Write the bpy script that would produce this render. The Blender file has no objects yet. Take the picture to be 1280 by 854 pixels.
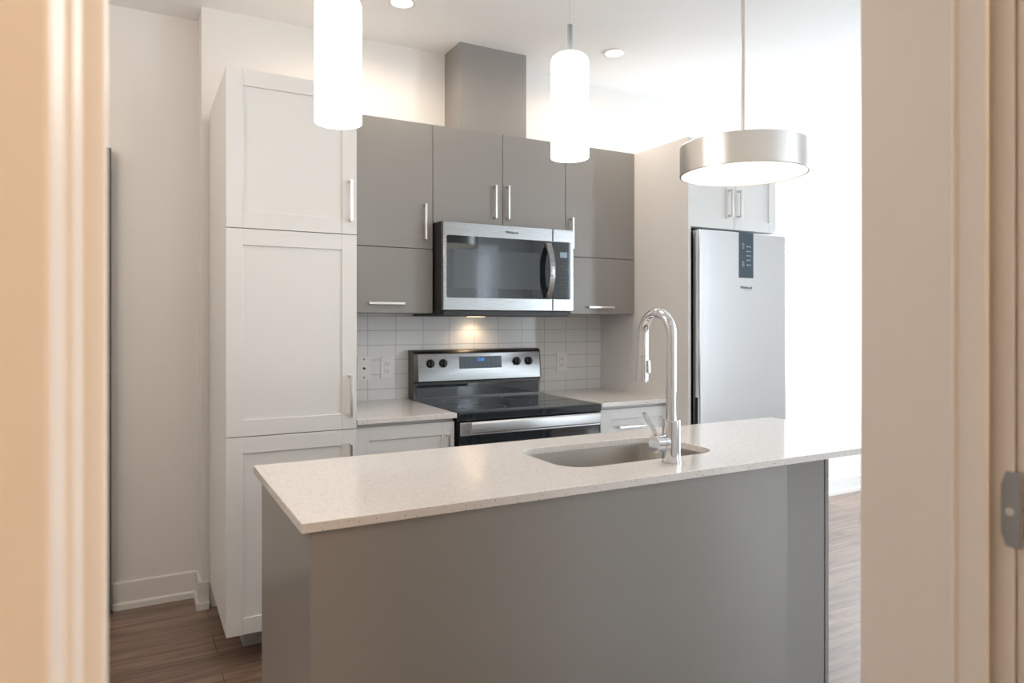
import bpy, bmesh, math, random
from mathutils import Vector, Matrix
PI = math.pi
C = bpy.context.scene.collection
S = bpy.context.scene
EYE = 1.313                                   # camera height above the floor

# ------------------------------------------------------------------ camera
cam_d = bpy.data.cameras.new('camera'); cam = bpy.data.objects.new('camera', cam_d); C.objects.link(cam)
S.camera = cam
cam.location = (0, 0, EYE)
cam.rotation_euler = (PI/2, 0, -math.atan(472/869.0))
cam_d.sensor_width = 36; cam_d.lens = 36*869/1280.0
cam_d.shift_y = -25/1280.0
cam_d.clip_start = 0.02
cam_d.dof.use_dof = True; cam_d.dof.focus_distance = 2.5; cam_d.dof.aperture_fstop = 4.5

# ------------------------------------------------------------------ world and exposure
w = bpy.data.worlds.new('sky'); S.world = w; w.use_nodes = True
bg = w.node_tree.nodes['Background']
bg.inputs[0].default_value = (0.75, 0.87, 1.0, 1); bg.inputs[1].default_value = 1.5
S.view_settings.view_transform = 'Standard'; S.view_settings.look = 'None'
S.view_settings.gamma = 1; S.view_settings.use_curve_mapping = False
S.view_settings.exposure = 0.26

def area(name, loc, rot, sx, sy, power, col):
    l = bpy.data.lights.new(name, 'AREA'); l.shape = 'RECTANGLE'; l.size = sx; l.size_y = sy
    l.energy = power; l.color = col
    o = bpy.data.objects.new(name, l); o.location = loc; o.rotation_euler = rot; C.objects.link(o); return o
def spot(name, loc, power, col, angle, blend=0.6, radius=0.04, rot=(0, 0, 0)):
    l = bpy.data.lights.new(name, 'SPOT'); l.energy = power; l.color = col; l.spot_size = angle
    l.spot_blend = blend; l.shadow_soft_size = radius
    o = bpy.data.objects.new(name, l); o.location = loc; o.rotation_euler = rot; C.objects.link(o); return o
def point(name, loc, power, col, radius):
    l = bpy.data.lights.new(name, 'POINT'); l.energy = power; l.color = col; l.shadow_soft_size = radius
    o = bpy.data.objects.new(name, l); o.location = loc; C.objects.link(o); return o

DAY = (0.80, 0.91, 1.0)
# daylight entering through the living-room windows (right wall and wall behind), plus an added front fill
area('daylight_side', (5.52, 2.7, 1.60), (0, PI/2, 0), 1.8, 1.1, 74, DAY)
area('daylight_fill', (5.52, -1.98, 1.38), (0, PI/2, 0), 2.2, 0.75, 88, DAY)  # cool fill added for the cabinet fronts, set in an unseen window
area('daylight_rear', (4.78, -3.52, 1.38), (PI/2, 0, 0), 0.35, 2.2, 3.2, DAY)
point('passage_fill_light', (-0.80, 2.30, 2.45), 11.5, (1.0, 0.84, 0.69), 0.12)  # unseen fill added to brighten the alcove and the left ceiling
point('hall_lamp_light', (1.15, -0.6, 2.45), 26, (1.0, 0.69, 0.44), 0.12)

# ------------------------------------------------------------------ materials
def lin(r, g, b):
    f = lambda c: ((c/255.0+0.055)/1.055)**2.4 if c/255.0 > 0.04045 else c/255.0/12.92
    return (f(r), f(g), f(b), 1)
def mat(name, col, rough=0.5, metal=0.0, spec=0.5, emit=None, strength=0, coat=0, trans=0, ior=1.45):
    m = bpy.data.materials.new(name); m.use_nodes = True
    p = m.node_tree.nodes['Principled BSDF']
    p.inputs['Base Color'].default_value = col; p.inputs['Roughness'].default_value = rough
    p.inputs['Metallic'].default_value = metal; p.inputs['Specular IOR Level'].default_value = spec
    p.inputs['IOR'].default_value = ior
    if emit: p.inputs['Emission Color'].default_value = emit; p.inputs['Emission Strength'].default_value = strength
    p.inputs['Coat Weight'].default_value = coat; p.inputs['Transmission Weight'].default_value = trans
    return m
def nd(m, t, **kw):
    n = m.node_tree.nodes.new(t)
    for k, v in kw.items():
        if hasattr(n, k): setattr(n, k, v)
        else: n.inputs[k].default_value = v
    return n
def lk(m, a, b): m.node_tree.links.new(a, b)
def bsdf(m): return m.node_tree.nodes['Principled BSDF']
def noise_bump(m, scale, strength, dist=0.002, vec=(1, 1, 1)):
    tc = nd(m, 'ShaderNodeTexCoord'); mp = nd(m, 'ShaderNodeMapping'); mp.inputs['Scale'].default_value = vec
    n = nd(m, 'ShaderNodeTexNoise'); n.inputs['Scale'].default_value = scale; n.inputs['Detail'].default_value = 3
    b = nd(m, 'ShaderNodeBump'); b.inputs['Strength'].default_value = strength; b.inputs['Distance'].default_value = dist
    lk(m, tc.outputs['Object'], mp.inputs['Vector']); lk(m, mp.outputs[0], n.inputs['Vector'])
    lk(m, n.outputs['Fac'], b.inputs['Height']); lk(m, b.outputs[0], bsdf(m).inputs['Normal'])
    return m

M = {}
M['paint'] = noise_bump(mat('wall_paint', (0.86, 0.845, 0.825, 1), 0.7, spec=0.3), 180, 0.15)
M['ceiling'] = noise_bump(mat('ceiling_paint', (0.94, 0.935, 0.925, 1), 0.85, spec=0.2), 140, 0.15)
M['trim'] = noise_bump(mat('trim_paint', (0.84, 0.825, 0.805, 1), 0.42), 60, 0.04)
M['white'] = noise_bump(mat('white_lacquer', (0.81, 0.81, 0.80, 1), 0.4), 90, 0.04)
M['panel'] = noise_bump(mat('white_panel', (0.80, 0.785, 0.77, 1), 0.45), 90, 0.04)
M['grey'] = noise_bump(mat('grey_lacquer', (0.30, 0.286, 0.269, 1), 0.33), 120, 0.03)
M['island_grey'] = noise_bump(mat('island_grey_lacquer', (0.30, 0.288, 0.272, 1), 0.26), 120, 0.02)
M['toe'] = mat('grey_toe_board', (0.45, 0.45, 0.45, 1), 0.5)
M['nickel'] = mat('brushed_nickel', (0.72, 0.69, 0.65, 1), 0.3, 1)
M['chrome'] = mat('chrome', (0.68, 0.69, 0.71, 1), 0.05, 1)
M['dark'] = mat('dark_plastic', (0.02, 0.02, 0.022, 1), 0.4)
M['mesh'] = mat('screened_glass', (0.055, 0.068, 0.076, 1), 0.05, spec=0.9)
M['gunmetal'] = mat('dark_steel', (0.13, 0.125, 0.12, 1), 0.32, 0.85)
M['bronze'] = mat('dark_bronze', (0.06, 0.05, 0.04, 1), 0.4)
M['blackglass'] = mat('black_glass', (0.012, 0.019, 0.025, 1), 0.035, spec=1.0)
M['plate'] = mat('plastic_white', (0.80, 0.79, 0.77, 1), 0.35)
M['hole'] = mat('socket_hole', (0.05, 0.05, 0.05, 1), 0.6)
M['print'] = mat('grey_print', (0.16, 0.17, 0.18, 1), 0.5)
M['mark'] = mat('pale_print', (0.55, 0.62, 0.68, 1), 0.5)
M['lcd'] = mat('display_glass', (0.22, 0.30, 0.35, 1), 0.2)
M['led'] = mat('blue_digits', (0.01, 0.05, 0.2, 1), 0.3, emit=(0.05, 0.3, 1, 1), strength=1.2)
M['slate'] = mat('slate_panel', (0.065, 0.098, 0.125, 1), 0.25)
M['strike'] = mat('satin_steel', (0.32, 0.34, 0.36, 1), 0.45, 0.7)
M['glow'] = mat('opal_glass', (0.9, 0.88, 0.84, 1), 0.3, emit=(1.0, 0.93, 0.85, 1), strength=11.5)
M['diffuser'] = mat('acrylic_diffuser', (0.9, 0.9, 0.86, 1), 0.4, emit=(1.0, 0.93, 0.80, 1), strength=1.05)
M['bulb'] = mat('lamp_lens', (0.9, 0.9, 0.9, 1), 0.3, emit=(1.0, 0.92, 0.82, 1), strength=8)
M['hoodlens'] = mat('hood_lamp_lens', (0.9, 0.9, 0.9, 1), 0.3, emit=(1.0, 0.7, 0.38, 1), strength=3.5)
M['glass'] = mat('window_glass', (1, 1, 1, 1), 0.0, trans=1, ior=1.45)

def brushed(name, col, rough, axis, bump=0.04):
    m = mat(name, col, rough, 1)
    sc = (3, 90, 500) if axis == 'x' else (500, 90, 3)
    tc = nd(m, 'ShaderNodeTexCoord'); mp = nd(m, 'ShaderNodeMapping'); mp.inputs['Scale'].default_value = sc
    n = nd(m, 'ShaderNodeTexNoise'); n.inputs['Scale'].default_value = 1.0; n.inputs['Detail'].default_value = 2
    r = nd(m, 'ShaderNodeMapRange'); r.inputs['To Min'].default_value = rough-0.05; r.inputs['To Max'].default_value = rough+0.07
    lk(m, tc.outputs['Object'], mp.inputs[0]); lk(m, mp.outputs[0], n.inputs['Vector'])
    lk(m, n.outputs['Fac'], r.inputs['Value']); lk(m, r.outputs[0], bsdf(m).inputs['Roughness'])
    b = nd(m, 'ShaderNodeBump'); b.inputs['Strength'].default_value = bump; b.inputs['Distance'].default_value = 0.001
    lk(m, n.outputs['Fac'], b.inputs['Height']); lk(m, b.outputs[0], bsdf(m).inputs['Normal'])
    return m
M['steel'] = brushed('brushed_steel', (0.32, 0.32, 0.316, 1), 0.26, 'x', 0.015)
M['steel_light'] = brushed('satin_steel_bar', (0.68, 0.69, 0.70, 1), 0.42, 'x')
M['fridge'] = brushed('fridge_steel', (0.86, 0.89, 0.92, 1), 0.17, 'z', 0.0)
M['fascia'] = brushed('fascia_steel', (0.24, 0.24, 0.237, 1), 0.28, 'x', 0.01)
M['sink'] = brushed('sink_steel', (0.60, 0.57, 0.53, 1), 0.3, 'x', 0.0)
M['drum'] = brushed('satin_aluminium', (0.74, 0.72, 0.69, 1), 0.3, 'z')

def quartz():
    m = mat('speckled_quartz', (0.80, 0.765, 0.735, 1), 0.12, spec=0.5)
    tc = nd(m, 'ShaderNodeTexCoord')
    v = nd(m, 'ShaderNodeTexVoronoi'); v.inputs['Scale'].default_value = 190
    s = nd(m, 'ShaderNodeSeparateColor')
    gt = nd(m, 'ShaderNodeMath', operation='GREATER_THAN'); gt.inputs[1].default_value = 0.84
    lt = nd(m, 'ShaderNodeMath', operation='LESS_THAN'); lt.inputs[1].default_value = 0.30
    mul = nd(m, 'ShaderNodeMath', operation='MULTIPLY')
    mix = nd(m, 'ShaderNodeMix', data_type='RGBA')
    mix.inputs[6].default_value = (0.80, 0.765, 0.735, 1); mix.inputs[7].default_value = (0.42, 0.36, 0.31, 1)
    n = nd(m, 'ShaderNodeTexNoise'); n.inputs['Scale'].default_value = 60
    mr = nd(m, 'ShaderNodeMapRange'); mr.inputs['To Min'].default_value = 0.90; mr.inputs['To Max'].default_value = 1.06
    mm = nd(m, 'ShaderNodeMix', data_type='RGBA', blend_type='MULTIPLY'); mm.inputs[0].default_value = 1
    lk(m, tc.outputs['Object'], v.inputs['Vector']); lk(m, tc.outputs['Object'], n.inputs['Vector'])
    lk(m, v.outputs['Color'], s.inputs[0]); lk(m, s.outputs[0], gt.inputs[0]); lk(m, v.outputs['Distance'], lt.inputs[0])
    lk(m, gt.outputs[0], mul.inputs[0]); lk(m, lt.outputs[0], mul.inputs[1]); lk(m, mul.outputs[0], mix.inputs[0])
    lk(m, n.outputs['Fac'], mr.inputs['Value']); lk(m, mix.outputs[2], mm.inputs[6]); lk(m, mr.outputs[0], mm.inputs[7])
    lk(m, mm.outputs[2], bsdf(m).inputs['Base Color'])
    return m
M['quartz'] = quartz()

def tiles():
    m = mat('glossy_wall_tile', (0.78, 0.78, 0.77, 1), 0.12)
    tc = nd(m, 'ShaderNodeTexCoord'); mp = nd(m, 'ShaderNodeMapping')
    mp.inputs['Rotation'].default_value = (-PI/2, 0, 0)
    mp.inputs['Location'].default_value = (-1.044+0.15*20, 0, 0)
    sx = nd(m, 'ShaderNodeSeparateXYZ'); cx = nd(m, 'ShaderNodeCombineXYZ')
    a = nd(m, 'ShaderNodeMath', operation='ADD'); a.inputs[1].default_value = -1.044+0.15*20
    b = nd(m, 'ShaderNodeMath', operation='ADD'); b.inputs[1].default_value = -(EYE-0.122)+0.0752*30
    br = nd(m, 'ShaderNodeTexBrick'); br.offset = 0; br.squash = 1
    br.inputs['Scale'].default_value = 1; br.inputs['Brick Width'].default_value = 0.15; br.inputs['Row Height'].default_value = 0.0752
    br.inputs['Mortar Size'].default_value = 0.0016; br.inputs['Mortar Smooth'].default_value = 0.1
    br.inputs['Color1'].default_value = (0.78, 0.78, 0.77, 1); br.inputs['Color2'].default_value = (0.76, 0.76, 0.75, 1)
    br.inputs['Mortar'].default_value = (0.50, 0.49, 0.48, 1)
    bp = nd(m, 'ShaderNodeBump'); bp.invert = True; bp.inputs['Distance'].default_value = 0.002; bp.inputs['Strength'].default_value = 0.6
    lk(m, tc.outputs['Object'], sx.inputs[0]); lk(m, sx.outputs[0], a.inputs[0]); lk(m, sx.outputs[2], b.inputs[0])
    lk(m, a.outputs[0], cx.inputs[0]); lk(m, b.outputs[0], cx.inputs[1]); lk(m, cx.outputs[0], br.inputs['Vector'])
    lk(m, br.outputs['Color'], bsdf(m).inputs['Base Color']); lk(m, br.outputs['Fac'], bp.inputs['Height'])
    lk(m, bp.outputs[0], bsdf(m).inputs['Normal'])
    return m
M['tile'] = tiles()

def planks():
    m = mat('wood_plank_floor', (0.2, 0.14, 0.1, 1), 0.24, spec=0.6)
    tc = nd(m, 'ShaderNodeTexCoord'); ad = nd(m, 'ShaderNodeVectorMath', operation='ADD'); ad.inputs[1].default_value = (20, 20.06, 0)
    br = nd(m, 'ShaderNodeTexBrick'); br.offset = 0.37; br.offset_frequency = 2
    br.inputs['Scale'].default_value = 1; br.inputs['Brick Width'].default_value = 1.22; br.inputs['Row Height'].default_value = 0.18
    br.inputs['Mortar Size'].default_value = 0.0012; br.inputs['Mortar Smooth'].default_value = 0.2
    br.inputs['Color1'].default_value = (0.265, 0.176, 0.128, 1); br.inputs['Color2'].default_value = (0.195, 0.128, 0.093, 1)
    br.inputs['Mortar'].default_value = (0.06, 0.042, 0.034, 1)
    mp = nd(m, 'ShaderNodeMapping'); mp.inputs['Scale'].default_value = (1.6, 22, 1)
    n = nd(m, 'ShaderNodeTexNoise'); n.inputs['Scale'].default_value = 1.6; n.inputs['Detail'].default_value = 7; n.inputs['Distortion'].default_value = 0.8
    mr = nd(m, 'ShaderNodeMapRange'); mr.inputs['From Min'].default_value = 0.3; mr.inputs['From Max'].default_value = 0.7
    mr.inputs['To Min'].default_value = 0.72; mr.inputs['To Max'].default_value = 1.28
    mm = nd(m, 'ShaderNodeMix', data_type='RGBA', blend_type='MULTIPLY'); mm.inputs[0].default_value = 1
    bp = nd(m, 'ShaderNodeBump'); bp.inputs['Strength'].default_value = 0.12; bp.inputs['Distance'].default_value = 0.002
    lk(m, tc.outputs['Object'], ad.inputs[0]); lk(m, ad.outputs[0], br.inputs['Vector'])
    lk(m, tc.outputs['Object'], mp.inputs[0]); lk(m, mp.outputs[0], n.inputs['Vector']); lk(m, n.outputs['Fac'], mr.inputs['Value'])
    lk(m, br.outputs['Color'], mm.inputs[6]); lk(m, mr.outputs[0], mm.inputs[7]); lk(m, mm.outputs[2], bsdf(m).inputs['Base Color'])
    lk(m, n.outputs['Fac'], bp.inputs['Height']); lk(m, bp.outputs[0], bsdf(m).inputs['Normal'])
    return m
M['planks'] = planks()

# ------------------------------------------------------------------ mesh helpers
class MB:
    """collects shapes in world coordinates and links them as one mesh object"""
    def __init__(s): s.bm = bmesh.new()
    def box(s, x0, x1, y0, y1, z0, z1, bev=0.0, seg=2):
        b = bmesh.new(); bmesh.ops.create_cube(b, size=1)
        for v in b.verts:
            v.co = ((x0+x1)/2+v.co.x*(x1-x0), (y0+y1)/2+v.co.y*(y1-y0), (z0+z1)/2+v.co.z*(z1-z0))
        if bev: bmesh.ops.bevel(b, geom=b.edges[:], offset=bev, segments=seg, affect='EDGES', profile=0.5)
        return s._merge(b)
    def _merge(s, b, mtx=None):
        if mtx is not None: b.transform(mtx)
        me = bpy.data.meshes.new('t'); b.to_mesh(me); b.free(); s.bm.from_mesh(me); bpy.data.meshes.remove(me); return s
    def cyl(s, p0, p1, r0, r1=None, seg=32, bev=0.0):
        p0, p1 = Vector(p0), Vector(p1); r1 = r0 if r1 is None else r1
        b = bmesh.new(); bmesh.ops.create_cone(b, segments=seg, radius1=r0, radius2=r1, depth=(p1-p0).length, cap_ends=True)
        if bev:
            es = [e for e in b.edges if len(e.link_faces) == 2 and e.calc_face_angle(0) > 1.0]
            bmesh.ops.bevel(b, geom=es, offset=bev, segments=2, affect='EDGES', profile=0.5)
        q = Vector((0, 0, 1)).rotation_difference((p1-p0).normalized()).to_matrix().to_4x4()
        return s._merge(b, Matrix.Translation((p0+p1)/2) @ q)
    def lathe(s, prof, cx, cy, seg=48, close=False):
        b = bmesh.new(); rings = []
        for r, z in prof:
            if r < 1e-6: rings.append([b.verts.new((cx, cy, z))])
            else: rings.append([b.verts.new((cx+r*math.cos(2*PI*i/seg), cy+r*math.sin(2*PI*i/seg), z)) for i in range(seg)])
        pairs = list(zip(rings, rings[1:]))
        if close: pairs.append((rings[-1], rings[0]))
        for A, B in pairs:
            for i in range(seg):
                j = (i+1) % seg
                if len(A) == 1 and len(B) == 1: continue
                if len(A) == 1: b.faces.new((A[0], B[j], B[i]))
                elif len(B) == 1: b.faces.new((A[i], A[j], B[0]))
                else: b.faces.new((A[i], A[j], B[j], B[i]))
        bmesh.ops.recalc_face_normals(b, faces=b.faces[:])
        return s._merge(b)
    def tube(s, pts, rad, seg=20, caps=True):
        """round bar along a list of points; rad one number or one per point"""
        pts = [Vector(p) for p in pts]; rads = rad if isinstance(rad, (list, tuple)) else [rad]*len(pts)
        b = bmesh.new(); rings = []
        t0 = (pts[1]-pts[0]).normalized(); up = Vector((1, 0, 0)) if abs(t0.x) < 0.9 else Vector((0, 1, 0))
        n = (up-t0*up.dot(t0)).normalized()
        for i, p in enumerate(pts):
            a = pts[max(0, i-1)]; c = pts[min(len(pts)-1, i+1)]; t = (c-a).normalized()
            n = (n-t*n.dot(t)).normalized(); bn = t.cross(n)
            rings.append([b.verts.new(p+(n*math.cos(2*PI*k/seg)+bn*math.sin(2*PI*k/seg))*rads[i]) for k in range(seg)])
        for A, B in zip(rings, rings[1:]):
            for k in range(seg): b.faces.new((A[k], A[(k+1) % seg], B[(k+1) % seg], B[k]))
        if caps: b.faces.new(list(reversed(rings[0]))); b.faces.new(rings[-1])
        bmesh.ops.recalc_face_normals(b, faces=b.faces[:])
        return s._merge(b)
    def prism(s, poly, axis, a0, a1, bev=0.0):
        """extrude a 2-D outline: axis 'z' poly=(x,y); 'x' poly=(y,z); 'y' poly=(x,z)"""
        f = {'z': lambda u, v, a: (u, v, a), 'x': lambda u, v, a: (a, u, v), 'y': lambda u, v, a: (u, a, v)}[axis]
        b = bmesh.new(); A = [b.verts.new(f(u, v, a0)) for u, v in poly]; B = [b.verts.new(f(u, v, a1)) for u, v in poly]
        b.faces.new(A); b.faces.new(list(reversed(B))); n = len(poly)
        for i in range(n): b.faces.new((A[i], B[i], B[(i+1) % n], A[(i+1) % n]))
        bmesh.ops.recalc_face_normals(b, faces=b.faces[:])
        if bev: bmesh.ops.bevel(b, geom=b.edges[:], offset=bev, segments=2, affect='EDGES', profile=0.5)
        return s._merge(b)
    def build(s, name, m, parent=None, smooth=True):
        me = bpy.data.meshes.new(name)
        # origin at the base centre of the shape
        xs = [v.co.x for v in s.bm.verts]; ys = [v.co.y for v in s.bm.verts]; zs = [v.co.z for v in s.bm.verts]
        if KEEP_ORIGIN.get(m): org = Vector((0, 0, 0))
        else: org = Vector(((min(xs)+max(xs))/2, (min(ys)+max(ys))/2, min(zs)))
        s.bm.transform(Matrix.Translation(-org)); s.bm.to_mesh(me); s.bm.free()
        if smooth:
            for p in me.polygons: p.use_smooth = True
            me.set_sharp_from_angle(angle=math.radians(20))
        me.materials.append(m if not isinstance(m, str) else M[m])
        o = bpy.data.objects.new(name, me); C.objects.link(o); o.location = org
        if parent is not None:
            o.parent = parent; o.location = org-world_loc(parent)
        return o
KEEP_ORIGIN = {'tile': True, 'planks': True}
def world_loc(o):
    v = Vector(o.location)
    while o.parent: o = o.parent; v += Vector(o.location)
    return v
def thing(name, label, cat, loc, group=None):
    o = bpy.data.objects.new(name, None); C.objects.link(o); o.location = loc; o.empty_display_size = 0.1
    return tag(o, label, cat, group)
def tag(o, label, cat, group=None):
    o['label'] = label; o['category'] = cat
    if group: o['group'] = group
    return o
def struct(o): o['kind'] = 'structure'; return o
def lab(o, t): o['label'] = t; return o
def Z(z): return EYE+z                        # height relative to the eye -> height above the floor
def rrect(x0, x1, y0, y1, r, n=8):
    P = []
    for cx, cy, a in ((x1-r, y1-r, 0), (x0+r, y1-r, PI/2), (x0+r, y0+r, PI), (x1-r, y0+r, 1.5*PI)):
        for i in range(n+1):
            t = a+PI/2*i/n; P.append((cx+r*math.cos(t), cy+r*math.sin(t)))
    return P
def text(name, s, size, loc, m, parent, rot=(PI/2, 0, 0), depth=0.0006, bold=0.0):
    cu = bpy.data.curves.new(name, 'FONT'); cu.body = s; cu.size = size; cu.extrude = depth; cu.offset = bold
    cu.align_x = 'CENTER'; cu.align_y = 'CENTER'
    t = bpy.data.objects.new(name, cu); C.objects.link(t)
    bpy.context.view_layer.update()
    me = bpy.data.meshes.new_from_object(t.evaluated_get(bpy.context.evaluated_depsgraph_get()))
    bpy.data.objects.remove(t); bpy.data.curves.remove(cu)
    o = bpy.data.objects.new(name, me); me.materials.clear(); me.materials.append(M[m]); C.objects.link(o)
    o.rotation_euler = rot; o.parent = parent; o.location = Vector(loc)-world_loc(parent)
    return o

# ------------------------------------------------------------------ the room
CEIL = Z(1.44); WB = 3.47; WF = 3.645; XR = 5.6; YN = -3.6
struct(MB().box(-1.6, XR+0.15, YN-0.15, WF+0.2, -0.1, 0).build('floor', 'planks'))
struct(MB().box(-1.6, XR+0.15, YN-0.15, WF+0.2, CEIL, CEIL+0.12).build('ceiling', 'ceiling'))
struct(MB().box(0.270, XR+0.15, WB, WF+0.2, 0, CEIL).build('wall_back', 'paint'))
struct(MB().box(-1.6, 0.270, WF, WF+0.2, 0, CEIL).build('wall_alcove', 'paint'))
struct(MB().box(-1.6, -1.45, 0.3875, WF, 0, CEIL).build('wall_left', 'paint'))
def wall_with_windows(name, axis, at, thick, a0, a1, holes):
    m = MB(); edges = [a0]+[e for h in holes for e in h[:2]]+[a1]
    def bx(p, q, z0, z1):
        if axis == 'x': m.box(at, at+thick, p, q, z0, z1)
        else: m.box(p, q, at-thick, at, z0, z1)
    for i in range(0, len(edges), 2): bx(edges[i], edges[i+1], 0, CEIL)
    for p, q, z0, z1 in holes: bx(p, q, 0, z0); bx(p, q, z1, CEIL)
    return struct(m.build(name, 'paint'))
wall_with_windows('wall_right', 'x', XR, 0.15, YN-0.15, WB, [(-2.4, -1.56, 0.25, 2.5), (2.1, 3.3, 0.65, 2.55)])
wall_with_windows('wall_rear', 'y', YN, 0.15, 2.03, XR, [(4.57, 4.99, 0.25, 2.5)])
def window(name, axis, at, a0, a1, n, z0=0.25, z1=2.5):
    f = MB(); t = 0.05
    def bx(m, p, q, c, d, dy=0.03):
        if axis == 'x': m.box(at+0.06-dy, at+0.06+dy, p, q, c, d, 0.003)
        else: m.box(p, q, at-0.06-dy, at-0.06+dy, c, d, 0.003)
    bx(f, a0, a1, z0, z0+t); bx(f, a0, a1, z1-t, z1)
    for i in range(n+1):
        p = a0+(a1-a0-t)*i/n; bx(f, p, p+t, z0+t, z1-t)
    o = struct(f.build(name, 'trim'))
    g = MB(); bx(g, a0+t/2, a1-t/2, z0+t/2, z1-t/2, 0.003); g.build('window_pane', 'glass', o)
window('window_fill', 'x', XR, -2.4, -1.56, 1); window('window_1', 'x', XR, 2.1, 3.3, 1, 0.65, 2.55); window('window_2', 'y', YN, 4.57, 4.99, 1)  # first window is added, unseen, to carry the cool front fill

# wall with the doorway the picture is taken through, and the small hall behind it
Y0, Y1 = 0.3875, 0.55; XL, XRJ = -0.016, 0.790; HEAD = 2.10
m = MB(); m.box(-1.6, XL-0.02, Y0, Y1-0.012, 0, CEIL); m.box(XRJ+0.02, 2.03, Y0, Y1-0.012, 0, CEIL); m.box(XL-0.02, XRJ+0.02, Y0, Y1-0.012, HEAD+0.02, CEIL)
struct(m.build('wall_doorway', 'paint'))
struct(MB().box(1.55, 2.03, -1.7, Y0, 0, CEIL).build('wall_hall_right', 'paint'))
struct(MB().box(-1.6, 2.03, -1.85, -1.7, 0, CEIL).build('wall_hall_rear', 'paint'))
struct(MB().box(-1.6, -1.0, -1.7, Y0, 0, CEIL).build('wall_hall_left', 'paint'))
struct(MB().box(1.88, 2.03, YN, -1.85, 0, CEIL).build('wall_living', 'paint'))
# right jamb: flat lining, rounded bead, stop step, rabbet
prof = [(XRJ, Y1), (XRJ, 0.4415)]
prof += [(XRJ-0.0035*math.sin(PI*i/8), 0.4415-0.0075*i/8) for i in range(1, 8)]
prof += [(XRJ, 0.434), (XRJ, 0.407), (XRJ+0.0015, 0.4055), (0.7945, 0.4055), (0.7945, 0.428), (0.806, 0.428), (0.806, Y0), (0.84, Y0), (0.84, Y1)]
j = struct(MB().prism(prof, 'z', 0, HEAD).build('trim_1', 'trim'))
sp = [(0.3991, Z(-0.172)), (0.3991, Z(-0.222)), (0.3945, Z(-0.236)), (0.380, Z(-0.236)), (0.380, Z(-0.157)), (0.3945, Z(-0.157))]
k = lab(MB().prism(sp, 'x', 0.8046, 0.8066, 0.0004).build('strike_plate', 'strike', j), 'grey steel strike plate with clipped corners')
MB().cyl((0.8044, 0.3905, Z(-0.199)), (0.8050, 0.3905, Z(-0.199)), 0.0042, seg=20).cyl((0.8041, 0.3905, Z(-0.199)), (0.8046, 0.3905, Z(-0.199)), 0.0015, seg=12).build('screw', 'nickel', k)
struct(MB().prism([(0.812, Y0), (0.812, 0.3705), (0.815, 0.368), (0.88, 0.372), (0.885, Y0)], 'z', 0, HEAD+0.06).build('trim_2', 'trim'))
# left jamb with gasket, and the open door
prof = [(XL, Y1), (XL, 0.5045), (XL-0.0015, 0.503), (-0.0275, 0.503), (-0.0275, 0.4215), (-0.031, 0.421), (-0.031, 0.353), (-0.0345, 0.353), (-0.0345, Y0), (-0.06, Y0), (-0.06, Y1)]
struct(MB().prism(prof, 'z', 0, HEAD).build('trim_3', 'trim'))
struct(MB().box(XL-0.044, XRJ+0.05, Y0, Y1, HEAD, HEAD+0.03).build('trim_4', 'trim'))
d = MB().box(-0.80, 0, -0.035, 0, 0.01, HEAD-0.005, 0.0015)
a = math.radians(18); d.bm.transform(Matrix.Translation((-0.0405, 0.368, 0)) @ Matrix.Rotation(a, 4, 'Z'))
do = struct(d.build('door_1', 'trim'))
# hall ceiling lamp (behind the camera, it lights the doorway)
t = thing('ceiling_lamp', 'small warm flush ceiling lamp in the hall behind the doorway', 'lamp', (1.15, -0.6, CEIL))
MB().lathe([(0, CEIL), (0.15, CEIL), (0.15, CEIL-0.03), (0, CEIL-0.03)], 1.15, -0.6).build('base', 'nickel', t)
MB().lathe([(0.14, CEIL-0.03), (0.13, CEIL-0.07), (0.08, CEIL-0.10), (0, CEIL-0.11)], 1.15, -0.6).build('lamp_shade', 'diffuser', t)

# baseboards: flat board with a small shoe
def base_prof(y):        # (y, z) facing -Y
    return [(y, 0), (y-0.022, 0), (y-0.022, 0.024), (y-0.018, 0.030), (y-0.012, 0.032), (y-0.012, 0.118), (y-0.009, 0.123), (y, 0.123)]
struct(MB().prism(base_prof(WF), 'x', -0.086, 0.258).build('baseboard_alcove', 'trim'))
m = MB(); m.box(0.258, 0.270, WB-0.012, WF-0.012, 0, 0.123); m.box(0.248, 0.270, WB-0.022, WF-0.022, 0, 0.030)
m.box(0.2700, 0.3005, WB-0.012, WB, 0, 0.123); m.box(0.2700, 0.3005, WB-0.022, WB, 0, 0.030)
struct(m.build('baseboard_return', 'trim'))
struct(MB().prism(base_prof(WB), 'x', 3.175, XR).build('baseboard_back', 'trim'))
# dark framed sliding closet door on the alcove wall
d2 = struct(MB().box(-0.92, -0.098, 3.600, 3.628, 0.012, Z(0.770), 0.001).build('door_2', 'trim'))
m = MB(); m.box(-0.118, -0.0915, 3.592, 3.634, 0.008, Z(0.778), 0.002); m.box(-0.945, -0.921, 3.592, 3.634, 0.008, Z(0.778), 0.002)
m.box(-0.921, -0.118, 3.592, 3.634, Z(0.752), Z(0.778), 0.002); m.box(-0.921, -0.118, 3.592, 3.634, 0.008, 0.04, 0.002)
lab(m.build('door_frame', 'bronze', d2), 'thin dark bronze frame')

# tile backsplash
YT = 3.462
s = tag(MB().box(0.80, 2.494, YT, WB-0.0003, Z(-0.402), Z(0.0395)).build('tile_backsplash', 'tile'), 'glossy white rectangular tile backsplash behind the range', 'backsplash')

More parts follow.
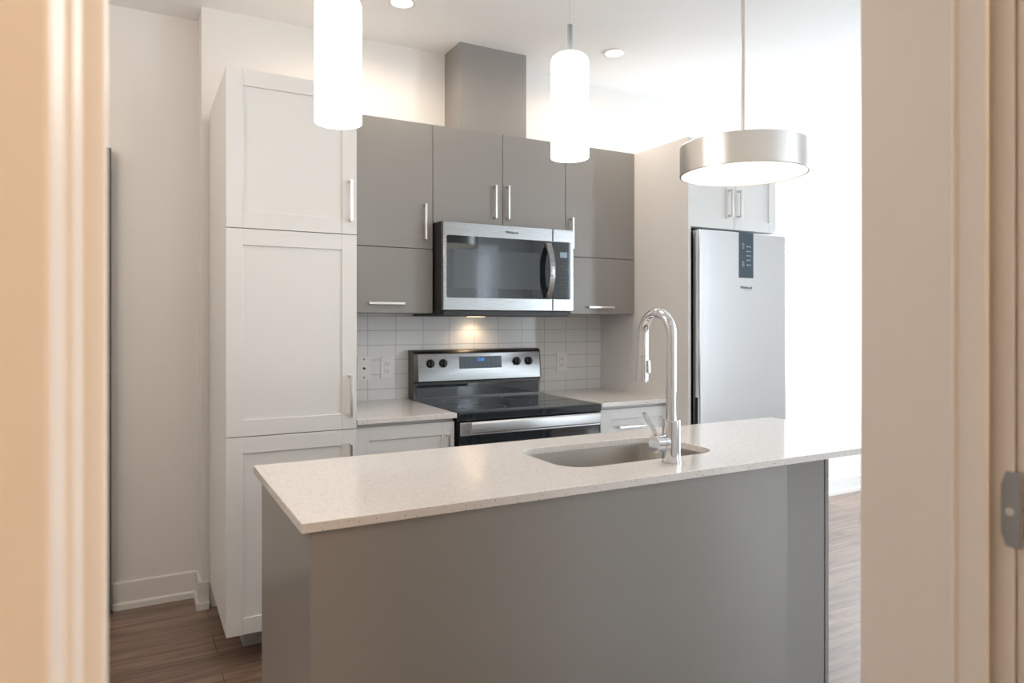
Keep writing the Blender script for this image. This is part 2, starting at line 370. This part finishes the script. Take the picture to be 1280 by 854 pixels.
# ------------------------------------------------------------------ cabinet helpers
def shaker(m, x0, x1, y, z0, z1, st=0.057, rt=None, th=0.02, rec=0.008):
    """shaker door, face at y, looking towards -Y"""
    rt = rt or st; e = 0.0012
    m.box(x0, x0+st, y, y+th, z0, z1, e); m.box(x1-st, x1, y, y+th, z0, z1, e)
    m.box(x0+st, x1-st, y+0.0002, y+th, z0, z0+rt, e); m.box(x0+st, x1-st, y+0.0002, y+th, z1-rt, z1, e)
    m.box(x0+st-0.004, x1-st+0.004, y+rec, y+th-0.003, z0+rt-0.004, z1-rt+0.004)
    return m
def slab(m, x0, x1, y, z0, z1, th=0.019): return m.box(x0, x1, y, y+th, z0, z1, 0.0012)
def pull(parent, x, y, z0, z1=None, x1=None, name='handle'):
    """square bar pull: vertical z0..z1 at x, or horizontal x..x1 at height z0; y is the door face"""
    m = MB(); w = 0.0055; g = 0.030
    if x1 is None:
        m.box(x-w, x+w, y-g, y-g+0.010, z0, z1, 0.0012)
        for z in (z0+0.006, z1-0.006): m.box(x-w, x+w, y-g+0.008, y+0.0005, z-0.0055, z+0.0055, 0.001)
    else:
        m.box(x, x1, y-g, y-g+0.010, z0-w, z0+w, 0.0012)
        for xx in (x+0.006, x1-0.006): m.box(xx-0.0055, xx+0.0055, y-g+0.008, y+0.0005, z0-w, z0+w, 0.001)
    return m.build(name, 'nickel', parent)

# ------------------------------------------------------------------ tall pantry cabinet
T = 2.80; TX0, TX1 = 0.3015, 0.7985
t = thing('pantry_cabinet', 'tall white shaker pantry cabinet with three doors against the back wall', 'cabinet', ((TX0+TX1)/2, 3.13, 0))
MB().box(TX0, TX1, T+0.021, WB-0.024, Z(-1.186), Z(0.956), 0.001).build('body', 'white', t)
MB().box(TX0+0.085, TX1, 2.985, 3.0, 0.0, Z(-1.186)).box(TX0+0.085, TX0+0.1, 3.0, 3.40, 0, Z(-1.186)).build('toe_kick', 'toe', t)
for (z0, z1, h) in ((0.3555, 0.958, (0.405, 0.573)), (-0.4365, 0.3525, (-0.385, -0.217)), (-1.188, -0.4395, (-0.662, -0.494))):
    dr = shaker(MB(), TX0, TX1, T, Z(z0), Z(z1), 0.060, 0.062).build('door', 'white', t)
    pull(dr, 0.770, T, Z(h[0]), Z(h[1]))

# ------------------------------------------------------------------ grey upper cabinets
U = 3.136; UT = Z(0.952); UB = Z(0.040); SP = Z(0.349)
def upper(label, x0, x1, doors, z0):
    t = thing('wall_cabinet', label, 'cabinet', ((x0+x1)/2, (U+WB)/2, z0))
    MB().box(x0+0.0005, x1-0.0005, U+0.0205, WB-0.001, z0, UT, 0.0008).build('body', 'grey', t)
    for d in doors:
        o = slab(MB(), d[0]+0.0015, d[1]-0.0015, U, d[2]+0.0015, d[3]).build('door', 'grey', t)
        pull(o, *d[4])
    return t
upper('grey upper cabinet beside the tall white pantry, one door above one flap', 0.800, 1.268,
      [(0.800, 1.268, SP, UT, (1.223, U, Z(0.393), Z(0.562))), (0.800, 1.268, UB, SP-0.0015, (0.945, U, Z(0.085), None, 1.118))], UB)
upper('short grey two-door upper cabinet directly above the microwave', 1.268, 2.030,
      [(1.268, 1.649, Z(0.478), UT, (1.600, U, Z(0.519), Z(0.687))), (1.649, 2.030, Z(0.478), UT, (1.673, U, Z(0.520), Z(0.690)))], Z(0.478))
upper('grey upper cabinet right of the microwave, one door above one flap', 2.030, 2.4935,
      [(2.030, 2.4935, SP, UT, (2.062, U, Z(0.389), Z(0.556))), (2.030, 2.4935, UB, SP-0.0015, (2.165, U, Z(0.078), None, 2.336))], UB)
tag(MB().box(1.471, 1.864, 3.27, WB-0.001, UT, CEIL, 0.001).build('duct_cover', 'grey'), 'grey boxed duct cover rising from the upper cabinets to the ceiling', 'duct cover')

# ------------------------------------------------------------------ fridge surround
F = 2.713
t = thing('fridge_surround', 'white tall side panel with two-door cabinet above the fridge', 'cabinet', (2.82, 3.1, 0))
MB().box(2.494, 2.513, 2.700, WB-0.002, 0.0, Z(0.950), 0.001).build('side_panel', 'panel', t)
MB().box(2.513, 3.154, F+0.021, WB-0.002, Z(0.490), Z(0.950), 0.001).build('body', 'white', t)
for x0, x1, hx in ((2.515, 2.8325, 2.795), (2.8355, 3.154, 2.860)):
    dr = shaker(MB(), x0, x1, F, Z(0.492), Z(0.950), 0.055).build('door', 'white', t)
    pull(dr, hx, F, Z(0.558), Z(0.705))

# ------------------------------------------------------------------ base cabinets and worktops
B = 2.82; CT = Z(-0.402); CB = Z(-0.424)
def base_cab(label, x0, x1, fronts):
    t = thing('base_cabinet', label, 'cabinet', ((x0+x1)/2, 3.14, 0))
    MB().box(x0, x1, B+0.021, WB-0.002, 0.11, CB-0.0005, 0.001).build('body', 'white', t)
    MB().box(x0, x1, B+0.08, B+0.095, 0.0, 0.11).build('toe_kick', 'toe', t)
    for nm, z0, z1, st, rt, h in fronts:
        o = shaker(MB(), x0+0.0015, x1-0.0015, B, z0, z1, st, rt).build(nm, 'white', t)
        pull(o, *h)
    return t
base_cab('white base cabinet with shaker door between pantry and range', 0.800, 1.243,
         [('door', 0.112, Z(-0.440), 0.057, 0.057, (1.207, B, Z(-0.66), Z(-0.492)))])
base_cab('white base cabinet with drawers between range and fridge panel', 2.030, 2.4935,
         [('drawer', Z(-0.605), Z(-0.440), 0.057, 0.052, (2.130, B, Z(-0.530), None, 2.298)), ('drawer', Z(-0.90), Z(-0.608), 0.057, 0.057, (2.130, B, Z(-0.75), None, 2.298)),
          ('drawer', 0.112, Z(-0.903), 0.057, 0.057, (2.130, B, Z(-1.05), None, 2.298))])
tag(MB().box(0.800, 1.244, 2.795, YT, CB, CT, 0.002).build('worktop', 'quartz'), 'short pale quartz worktop left of the range beside the pantry', 'worktop')
tag(MB().box(2.024, 2.4935, 2.795, YT, CB, CT, 0.002).build('worktop', 'quartz'), 'short pale quartz worktop right of the range beside fridge panel', 'worktop')

# ------------------------------------------------------------------ range
RX0, RX1 = 1.2545, 2.014
t = thing('kitchen_range', 'black and stainless electric range with glass cooktop under the microwave', 'range', ((RX0+RX1)/2, 3.1, 0))
MB().box(RX0, RX1, 2.825, 3.44, 0.02, Z(-0.42), 0.002).build('body', 'dark', t)
m = MB(); m.box(RX0-0.002, RX1+0.002, 2.792, 3.395, Z(-0.4405), Z(-0.404), 0.004)
ck = m.build('cooktop', 'blackglass', t)
m = MB()
for bx_, by_, br_ in ((1.45, 2.97, 0.115), (1.82, 2.97, 0.095), (1.45, 3.23, 0.085), (1.82, 3.23, 0.115)):
    m = MB(); m.lathe([(br_, Z(-0.4039)), (br_, Z(-0.4036)), (br_-0.002, Z(-0.4036)), (br_-0.002, Z(-0.4039))], bx_, by_, 64, close=True); m.build('burner_ring', 'print', ck)

# backguard: dark shell, sloped steel fascia, black riser
bp_ = [(3.459, Z(-0.404)), (3.385, Z(-0.404)), (3.385, Z(-0.318)), (3.372, Z(-0.312)), (3.384, Z(-0.172)), (3.392, Z(-0.158)), (3.410, Z(-0.150)), (3.459, Z(-0.150))]
bg_ = MB().prism(bp_, 'x', RX0+0.006, RX1+0.006, 0.0015).build('backguard', 'gunmetal', t)
fas = [(3.3735, Z(-0.309)), (3.3675, Z(-0.311)), (3.3805, Z(-0.170)), (3.389, Z(-0.156)), (3.393, Z(-0.157)), (3.3865, Z(-0.172))]
MB().prism(fas, 'x', RX0+0.028, RX1-0.004, 0.0006).build('fascia', 'fascia', bg_)
MB().box(RX0+0.022, RX1-0.006, 3.3825, 3.386, Z(-0.396), Z(-0.330), 0.001).build('riser', 'blackglass', bg_)
def fy(z): return 3.3675+(z+0.311)/0.141*0.013          # fascia face depth at eye-relative height
tilt = math.atan(0.013/0.141)
dp = MB().prism([(fy(-0.251)+0.002, Z(-0.251)), (fy(-0.251)-0.0012, Z(-0.251)), (fy(-0.187)-0.0012, Z(-0.187)), (fy(-0.187)+0.002, Z(-0.187))], 'x', 1.515, 1.768).build('display', 'slate', bg_)
text('digits', '12:00', 0.020, (1.640, fy(-0.205)-0.0022, Z(-0.205)), 'led', dp, rot=(PI/2-tilt, 0, 0))
m = MB(); random.seed(3)
for zz in (-0.200, -0.220, -0.238):
    for i in range(9):
        xx = 1.535+i*0.026
        if abs(xx-1.640) < 0.035 and zz > -0.215: continue
        m.box(xx-0.006, xx+0.006, fy(zz)-0.0018, fy(zz)-0.001, Z(zz)-0.0014, Z(zz)+0.0014)
m.build('key_legend', 'print', dp)
for kx in (1.351, 1.423, 1.863, 1.939):
    kz = -0.219; y = fy(kz)
    kb = MB().cyl((kx, y+0.001, Z(kz)), (kx, y-0.006, Z(kz)), 0.0235, 0.0225, 40, 0.001).cyl((kx, y-0.005, Z(kz)), (kx, y-0.017, Z(kz)), 0.020, 0.0185, 40, 0.002).build('knob', 'dark', bg_)
    MB().box(kx-0.005, kx+0.005, y-0.029, y-0.015, Z(kz)-0.018, Z(kz)+0.018, 0.002).build('grip', 'dark', kb)
# oven door
dr = MB().box(RX0+0.004, RX1-0.004, 2.795, 2.824, Z(-1.05), Z(-0.446), 0.003).build('oven_door', 'dark', t)
MB().box(RX0+0.004, RX1-0.004, 2.791, 2.797, Z(-0.505), Z(-0.447), 0.0015).build('door_band', 'steel_light', dr)
MB().box(RX0+0.008, RX1-0.008, 2.7915, 2.796, Z(-1.045), Z(-0.508), 0.001).build('oven_glass', 'blackglass', dr)
hp = [(2.742, Z(-0.447)), (2.742, Z(-0.486)), (2.748, Z(-0.492)), (2.758, Z(-0.489)), (2.758, Z(-0.444)), (2.748, Z(-0.441))]
m = MB().prism(hp, 'x', 1.292, 1.976, 0.0015)
m.box(1.294, 1.318, 2.756, 2.793, Z(-0.484), Z(-0.449), 0.002); m.box(1.950, 1.974, 2.756, 2.793, Z(-0.484), Z(-0.449), 0.002)
lab(m.build('handle', 'steel_light', dr), 'wide flat stainless bar handle')
MB().box(RX0+0.004, RX1-0.004, 2.795, 2.824, 0.06, Z(-1.055), 0.003).build('storage_drawer', 'steel', t)

# ------------------------------------------------------------------ microwave
MX0, MX1 = 1.273, 2.006; MY = 3.022; MZ0, MZ1 = Z(0.053), Z(0.4735)
t = thing('microwave', 'stainless over-the-range microwave with bowed handle under the grey cabinets', 'microwave', (1.64, 3.2, Z(0.03)))
MB().box(MX0+0.001, MX1-0.001, MY+0.026, WB-0.009, Z(0.040), Z(0.4765), 0.002).build('body', 'dark', t)
MB().box(MX0+0.006, MX1-0.03, MY+0.012, WB-0.03, Z(0.026), Z(0.0535), 0.003).build('vent_grille', 'dark', t)
dr = MB().box(MX0, 1.8775, MY, MY+0.026, MZ0, MZ1, 0.003).build('door', 'steel', t)
MB().prism(rrect(1.291, 1.8765, Z(0.113), Z(0.409), 0.010), 'y', MY-0.0012, MY+0.003).build('door_glass', 'blackglass', dr)
MB().box(1.325, 1.800, MY-0.0016, MY-0.0011, Z(0.160), Z(0.345)).build('mesh_window', 'mesh', dr)
hp = []; N = 14
def bow(t): return 0.018+0.040*math.sin(PI*t)
P = [(MY-bow(i/N), Z(0.398)-0.281*i/N) for i in range(N+1)]; Q = [(y+0.011, z) for y, z in P]
Q[0] = (MY+0.001, P[0][1]); Q[-1] = (MY+0.001, P[-1][1]); Q[1] = (P[1][0]+0.014, P[1][1]-0.006); Q[-2] = (P[-2][0]+0.014, P[-2][1]+0.006)
lab(MB().prism(P+Q[::-1], 'x', 1.829, 1.861, 0.001).build('handle', 'steel', dr), 'bowed stainless handle')
text('lettering', 'Whirlpool', 0.0175, (1.640, MY-0.0009, Z(0.440)), 'print', dr, bold=0.0004)
pn = MB().box(1.8800, MX1, MY, MY+0.026, MZ0, MZ1, 0.003).build('control_panel', 'steel', t)
MB().prism(rrect(1.8805, 1.991, Z(0.113), Z(0.409), 0.010), 'y', MY-0.0012, MY+0.003).build('panel_glass', 'blackglass', pn)
MB().box(1.921, 1.964, MY-0.002, MY-0.0008, Z(0.328), Z(0.356)).build('display', 'lcd', pn)
m = MB()
for r in range(7):
    for c in range(3): m.box(1.920+c*0.018, 1.930+c*0.018, MY-0.0019, MY-0.0008, Z(0.300-r*0.019), Z(0.303-r*0.019))
m.build('key_legend', 'print', pn); m = MB()
for c in range(2): m.box(1.922+c*0.030, 1.940+c*0.030, MY-0.0019, MY-0.0008, Z(0.152), Z(0.155))
m.build('start_keys', 'print', pn)
MB().box(1.58, 1.66, 3.36, 3.42, Z(0.0245), Z(0.0275), 0.001).build('hood_lamp', 'hoodlens', t)
spot('hood_light', (1.62, 3.385, Z(0.018)), 1.2, (1.0, 0.70, 0.44), math.radians(150), 0.8, 0.015)

# ------------------------------------------------------------------ fridge
FX0, FX1 = 2.530, 3.164; FY = 2.654; FT = Z(0.472)
t = thing('refrigerator', 'tall stainless refrigerator with slate control strip under the white cabinet', 'refrigerator', (2.85, 3.05, 0))
MB().box(FX0+0.004, FX1-0.004, 2.728, 3.40, 0.02, FT-0.004, 0.003).build('body', 'dark', t)
MB().box(FX0+0.02, FX1-0.02, 2.706, 2.730, 0.05, FT-0.02).build('gasket', 'dark', t)
dr = MB().box(FX0, FX1, FY, 2.707, Z(-0.545), FT, 0.004).build('door', 'fridge', t)
cp = MB().box(2.805, 2.911, FY-0.0015, FY+0.004, Z(0.231), FT-0.0005, 0.0006).build('control_strip', 'slate', dr)
m = MB()
for i, zz in enumerate((0.398, 0.373, 0.350, 0.326, 0.300)):
    m.cyl((2.885, FY-0.0014, Z(zz)), (2.885, FY-0.0023, Z(zz)), 0.0038, seg=12)
    m.box(2.862, 2.872, FY-0.0023, FY-0.0014, Z(zz)-0.003, Z(zz)+0.003)
for z0 in (0.388, 0.292):
    for i in range(3): m.box(2.828, 2.842, FY-0.0023, FY-0.0014, Z(z0+i*0.011), Z(z0+i*0.011)+0.003)
m.build('key_legend', 'mark', cp)
text('lettering', 'Whirlpool', 0.021, (2.858, FY-0.0006, Z(0.180)), 'print', dr, bold=0.0003)
m = MB().tube([(2.868+0.030*math.cos(a), FY-0.0006, Z(0.178)+0.014*math.sin(a)) for a in [PI*1.15+PI*0.75*i/10 for i in range(11)]], 0.0005, 6)
m.build('emblem', 'print', dr)
MB().box(FX0-0.0008, FX0+0.004, FY+0.014, FY+0.034, Z(-0.545)+0.01, Z(-0.39), 0.0006).build('grip_slot', 'dark', dr)
MB().box(FX0, FX1, FY, 2.707, 0.05, Z(-0.552), 0.004).build('freezer_drawer', 'fridge', t)
MB().cyl((FX0+0.06, 2.76, 0), (FX0+0.06, 2.76, 0.025), 0.02).build('foot', 'dark', t)
MB().cyl((FX1-0.06, 2.76, 0), (FX1-0.06, 2.76, 0.025), 0.02).build('foot', 'dark', t)
MB().cyl((FX0+0.06, 3.36, 0), (FX0+0.06, 3.36, 0.025), 0.02).build('foot', 'dark', t)
MB().cyl((FX1-0.06, 3.36, 0), (FX1-0.06, 3.36, 0.025), 0.02).build('foot', 'dark', t)

# ------------------------------------------------------------------ wall plates
def outlet(label, cx, coax=False, grp=None):
    cz = Z(-0.238); t = thing('cable_plate' if coax else 'wall_outlet', label, 'wall plate' if coax else 'outlet', (cx, YT, cz-0.058))
    MB().prism(rrect(cx-0.036, cx+0.036, cz-0.058, cz+0.058, 0.004, 4), 'y', YT-0.005, YT+0.0005, 0.0008).build('cover', 'plate', t)
    if coax:
        MB().cyl((cx, YT-0.0045, cz), (cx, YT-0.013, cz), 0.006, seg=16).build('connector', 'hole', t)
        for s_ in (-1, 1): MB().cyl((cx, YT-0.0045, cz+s_*0.046), (cx, YT-0.0062, cz+s_*0.046), 0.0045, seg=14).build('screw', 'print', t)
    else:
        MB().prism(rrect(cx-0.0165, cx+0.0165, cz-0.034, cz+0.034, 0.003, 4), 'y', YT-0.0075, YT-0.004, 0.0006).build('receptacle', 'plate', t)
        for s_ in (-1, 1):
            m = MB(); z = cz+s_*0.0185
            m.box(cx-0.0078, cx-0.0052, YT-0.0079, YT-0.0070, z, z+0.008); m.box(cx+0.0052, cx+0.0074, YT-0.0079, YT-0.0070, z+0.0006, z+0.0074)
            m.cyl((cx, YT-0.0079, z-0.006), (cx, YT-0.0070, z-0.006), 0.003, seg=12)
            m.build('socket', 'hole', t)
        for s_ in (-1, 1): MB().cyl((cx, YT-0.0045, cz+s_*0.048), (cx, YT-0.0058, cz+s_*0.048), 0.003, seg=12).build('screw', 'nickel', t)
outlet('white cable wall plate on the tiles at the edge of the pantry', 1.0235, True)
outlet('white double outlet on the tiles left of the range', 1.1475)
outlet('white double outlet on the tiles right of the range', 2.2125)

# ------------------------------------------------------------------ island
IX0, IX1, IY0, IY1 = 0.2915, 2.345, 1.411, 2.050
BX0, BX1, BY0, BY1 = 0.312, 2.196, 1.424, 2.034; KY = 1.655
t = thing('kitchen_island', 'grey panelled kitchen island standing in the middle under the pendants', 'island', (1.1, 1.73, 0))
MB().box(BX0, 1.704, BY0, BY0+0.018, 0, CB-0.001, 0.0008).build('front_panel', 'island_grey', t)
MB().box(BX0, BX0+0.018, BY0+0.0188, BY1, 0, CB-0.001, 0.0008).build('side_panel', 'island_grey', t)
MB().box(1.686, 1.704, BY0+0.0185, KY, 0, CB-0.001, 0.0005).build('return_panel', 'island_grey', t)
MB().box(1.686, BX1-0.0185, KY+0.0035, KY+0.020, 0, CB-0.001, 0.0005).build('knee_panel', 'island_grey', t)
MB().box(BX1-0.018, BX1, KY, BY1, 0, CB-0.001, 0.0008).build('side_panel', 'island_grey', t)
MB().box(BX0+0.0185, BX1-0.0185, BY1-0.045, BY1-0.023, 0.11, CB-0.001).build('carcass', 'island_grey', t)
for i in range(4):
    xa = BX0+0.019+i*(BX1-BX0-0.038)/4; xb = xa+(BX1-BX0-0.038)/4
    o = slab(MB(), xa+0.0015, xb-0.0015, BY1-0.021, 0.112, CB-0.015).build('door', 'island_grey', t)
    m = MB(); hx = xb-0.05
    m.box(hx-0.0055, hx+0.0055, BY1+0.018, BY1+0.028, 0.62, 0.79, 0.001)
    for z in (0.626, 0.784): m.box(hx-0.0055, hx+0.0055, BY1-0.003, BY1+0.02, z-0.0055, z+0.0055)
    m.build('handle', 'nickel', o)
MB().box(BX0+0.0185, BX1-0.0185, BY1-0.10, BY1-0.085, 0, 0.11).build('toe_kick', 'toe', t)
# worktop with the sink cut-out
SX0, SX1, SY0, SY1, SR = 1.040, 1.600, 1.585, 1.905, 0.085
hole = rrect(SX0, SX1, SY0, SY1, SR, 10)
b = bmesh.new(); ov = [b.verts.new((x, y, CT)) for x, y in rrect(IX0, IX1, IY0, IY1, 0.003, 3)]; hv = [b.verts.new((x, y, CT)) for x, y in hole]
es = [b.edges.new((ov[i], ov[(i+1) % len(ov)])) for i in range(len(ov))]+[b.edges.new((hv[i], hv[(i+1) % len(hv)])) for i in range(len(hv))]
bmesh.ops.triangle_fill(b, use_beauty=True, use_dissolve=False, edges=es)
r = bmesh.ops.extrude_face_region(b, geom=b.faces[:])
for v in [g for g in r['geom'] if isinstance(g, bmesh.types.BMVert)]: v.co.z = Z(-0.4215)
bmesh.ops.recalc_face_normals(b, faces=b.faces[:])
es = [e for e in b.edges if len(e.link_faces) == 2 and e.calc_face_angle(0) > 1.2 and abs(e.verts[0].co.z-CT) < 1e-6 and abs(e.verts[1].co.z-CT) < 1e-6]
bmesh.ops.bevel(b, geom=es, offset=0.0015, segments=2, affect='EDGES', profile=0.5)
m = MB(); m._merge(b)
tag(m.build('island_worktop', 'quartz'), 'long pale speckled quartz island worktop with a sink cut-out', 'worktop')
# sink bowl
SZ = Z(-0.4218)
def ring(off, z): return [(x, y, z) for x, y in rrect(SX0-off, SX1+off, SY0-off, SY1+off, max(0.02, SR+off), 10)]
def loft(rings, name, mt, parent=None):
    m = MB(); b = m.bm; R = [[b.verts.new(p) for p in r] for r in rings]; n = len(R[0])
    for A, B_ in zip(R, R[1:]):
        for i in range(n): b.faces.new((A[i], A[(i+1) % n], B_[(i+1) % n], B_[i]))
    b.faces.new(R[-1]); bmesh.ops.recalc_face_normals(b, faces=b.faces[:]); return m.build(name, mt, parent)
t = thing('sink', 'stainless undermount sink set in the island worktop', 'sink', ((SX0+SX1)/2, (SY0+SY1)/2, SZ-0.21))
loft([ring(0.022, SZ-0.002), ring(0.022, SZ), ring(0.006, SZ), ring(0.004, SZ-0.004), ring(-0.004, SZ-0.16), ring(-0.012, SZ-0.185), ring(-0.035, SZ-0.200), ring(-0.07, SZ-0.204)], 'bowl', 'sink', t)
MB().lathe([(0.045, SZ-0.2035), (0.043, SZ-0.2005), (0.03, SZ-0.2015), (0.0, SZ-0.203)], 1.32, 1.75).build('drain', 'chrome', t)

# ------------------------------------------------------------------ faucet
fx, fy_, fz = 1.346, 1.526, CT
t = thing('faucet', 'tall chrome pull-down gooseneck faucet on the island behind the sink', 'faucet', (fx, fy_, fz))
MB().lathe([(0, fz), (0.0275, fz), (0.0275, fz+0.005), (0.0255, fz+0.006), (0.0250, fz+0.12), (0.0235, fz+0.122), (0, fz+0.122)], fx, fy_).build('body', 'chrome', t)
R_ = 0.062; top = fz+0.365
pts = [(fx, fy_, fz+0.118), (fx, fy_, fz+0.2), (fx, fy_, fz+0.3)]
for i in range(25):
    a = PI*i/24*0.97; pts.append((fx, fy_+R_-R_*math.cos(a), top+R_*1.0*math.sin(a)))
MB().tube(pts, 0.0145, 24).build('neck', 'chrome', t)
ex, ey, ez = pts[-1]
sh = MB().tube([(ex, ey, ez), (ex, ey+0.003, ez-0.07)], [0.0150, 0.0165], 24).tube([(ex, ey+0.003, ez-0.072), (ex, ey+0.0075, ez-0.150)], [0.0170, 0.0185], 24).build('spray_head', 'chrome', t)
MB().box(ex+0.004, ex+0.014, ey-0.018, ey-0.010, ez-0.125, ez-0.085, 0.002).build('spray_button', 'nickel', sh)
hz = fz+0.058
h = MB().cyl((fx-0.020, fy_, hz), (fx-0.034, fy_, hz), 0.0235, seg=40).cyl((fx-0.035, fy_, hz), (fx-0.064, fy_, hz), 0.0245, seg=40, bev=0.002).build('valve', 'chrome', t)
MB().tube([(fx-0.052, fy_, hz+0.022), (fx-0.096, fy_+0.004, hz+0.088)], 0.0052, 14).build('lever', 'chrome', h)

# ------------------------------------------------------------------ pendants over the island
def cyl_pendant(label, px, py):
    z0, z1, r = Z(0.487), Z(0.795), 0.0562
    t = thing('pendant_lamp', label, 'pendant lamp', (px, py, z0), 'cylinder pendants over the island')
    sh = [(r-0.001, z0), (r, z0+0.002), (r, z1-0.02), (r-0.004, z1-0.010), (r-0.014, z1-0.002), (r-0.024, z1), (0.008, z1+0.001),
          (0.008, z1-0.003), (r-0.024, z1-0.004), (r-0.016, z1-0.007), (r-0.008, z1-0.014), (r-0.004, z1-0.022), (r-0.004, z0+0.002), (r-0.003, z0)]
    lab(MB().lathe(sh, px, py, close=True).build('lamp_shade', 'glow', t), 'glowing opal glass cylinder')
    MB().lathe([(0, z1+0.09), (0.0075, z1+0.09), (0.0085, z1+0.088), (0.0085, z1), (0, z1)], px, py, 24).build('stem', 'strike', t)
    MB().cyl((px, py, z1+0.088), (px, py, CEIL-0.02), 0.0011, seg=10).build('cord', 'nickel', t)
    MB().lathe([(0, CEIL), (0.055, CEIL), (0.055, CEIL-0.018), (0.045, CEIL-0.024), (0, CEIL-0.024)], px, py).build('canopy', 'nickel', t)
    MB().lathe([(0, z1-0.005), (0.014, z1-0.005), (0.014, z1-0.06), (0.022, z1-0.10), (0.024, z1-0.12), (0.018, z1-0.14), (0, z1-0.148)], px, py, 24).build('bulb', 'bulb', t)
cyl_pendant('lit opal cylinder pendant hanging in front of the white pantry', 0.440, 1.703)
cyl_pendant('lit opal cylinder pendant hanging in front of the grey upper cabinets', 1.141, 1.740)
dx, dy = 1.848, 1.730; z0, z1, r = Z(0.506), Z(0.607), 0.212
t = thing('drum_pendant', 'wide brushed metal drum pendant hanging in front of the fridge cabinet', 'pendant lamp', (dx, dy, z0))
MB().lathe([(r, z0), (r+0.001, z0+0.001), (r+0.001, z1-0.002), (r-0.001, z1), (0, z1), (0, z1-0.003), (r-0.004, z1-0.003), (r-0.004, z0)], dx, dy, 96).build('drum_shade', 'drum', t)
dome = [(r-0.0045, z0+0.004)]+[((r-0.006)*math.cos(a), z0+0.004-0.0*math.sin(a)) for a in [0.3, 0.7, 1.1]]+[(0, z0+0.004), (0, z0+0.010), (r-0.0045, z0+0.010)]
lab(MB().lathe(dome, dx, dy, 96, close=True).build('diffuser', 'diffuser', t), 'glowing white diffuser disc')
MB().cyl((dx, dy, z1-0.002), (dx, dy, z1+0.30), 0.0072, seg=20).cyl((dx, dy, z1+0.30), (dx, dy, CEIL-0.02), 0.0066, seg=20).build('rod', 'nickel', t)
MB().lathe([(0, CEIL), (0.065, CEIL), (0.065, CEIL-0.02), (0.055, CEIL-0.026), (0, CEIL-0.026)], dx, dy).build('canopy', 'nickel', t)

# ------------------------------------------------------------------ recessed ceiling lights
def downlight(label, x, y):
    t = thing('recessed_light', label, 'ceiling light', (x, y, CEIL), 'recessed ceiling lights')
    MB().lathe([(0.064, CEIL), (0.063, CEIL-0.004), (0.050, CEIL-0.006), (0.046, CEIL-0.002), (0.046, CEIL)], x, y, 40, close=True).build('trim_ring', 'plate', t)
    MB().lathe([(0, CEIL-0.0015), (0.046, CEIL-0.0015), (0.046, CEIL-0.0005), (0, CEIL-0.0005)], x, y, 40).build('lens', 'bulb', t)
    spot('recessed_light_beam', (x, y, CEIL-0.012), 15, (1.0, 0.84, 0.68), math.radians(172), 0.6, 0.04)
downlight('lit recessed ceiling light left of the grey duct cover', 1.06, 2.99)
downlight('lit recessed ceiling light right of the grey duct cover', 2.26, 3.01)
# fill lamp added over the passage left of the pantry (unseen, brightens the alcove)
t = thing('ceiling_lamp', 'added opal fill lamp on the ceiling over the passage left of the pantry', 'lamp', (-0.80, 2.30, CEIL))
MB().lathe([(0, CEIL), (0.15, CEIL), (0.15, CEIL-0.03), (0, CEIL-0.03)], -0.80, 2.30).build('base', 'nickel', t)
MB().lathe([(0.14, CEIL-0.03), (0.13, CEIL-0.07), (0.08, CEIL-0.10), (0, CEIL-0.11)], -0.80, 2.30).build('lamp_shade', 'diffuser', t)
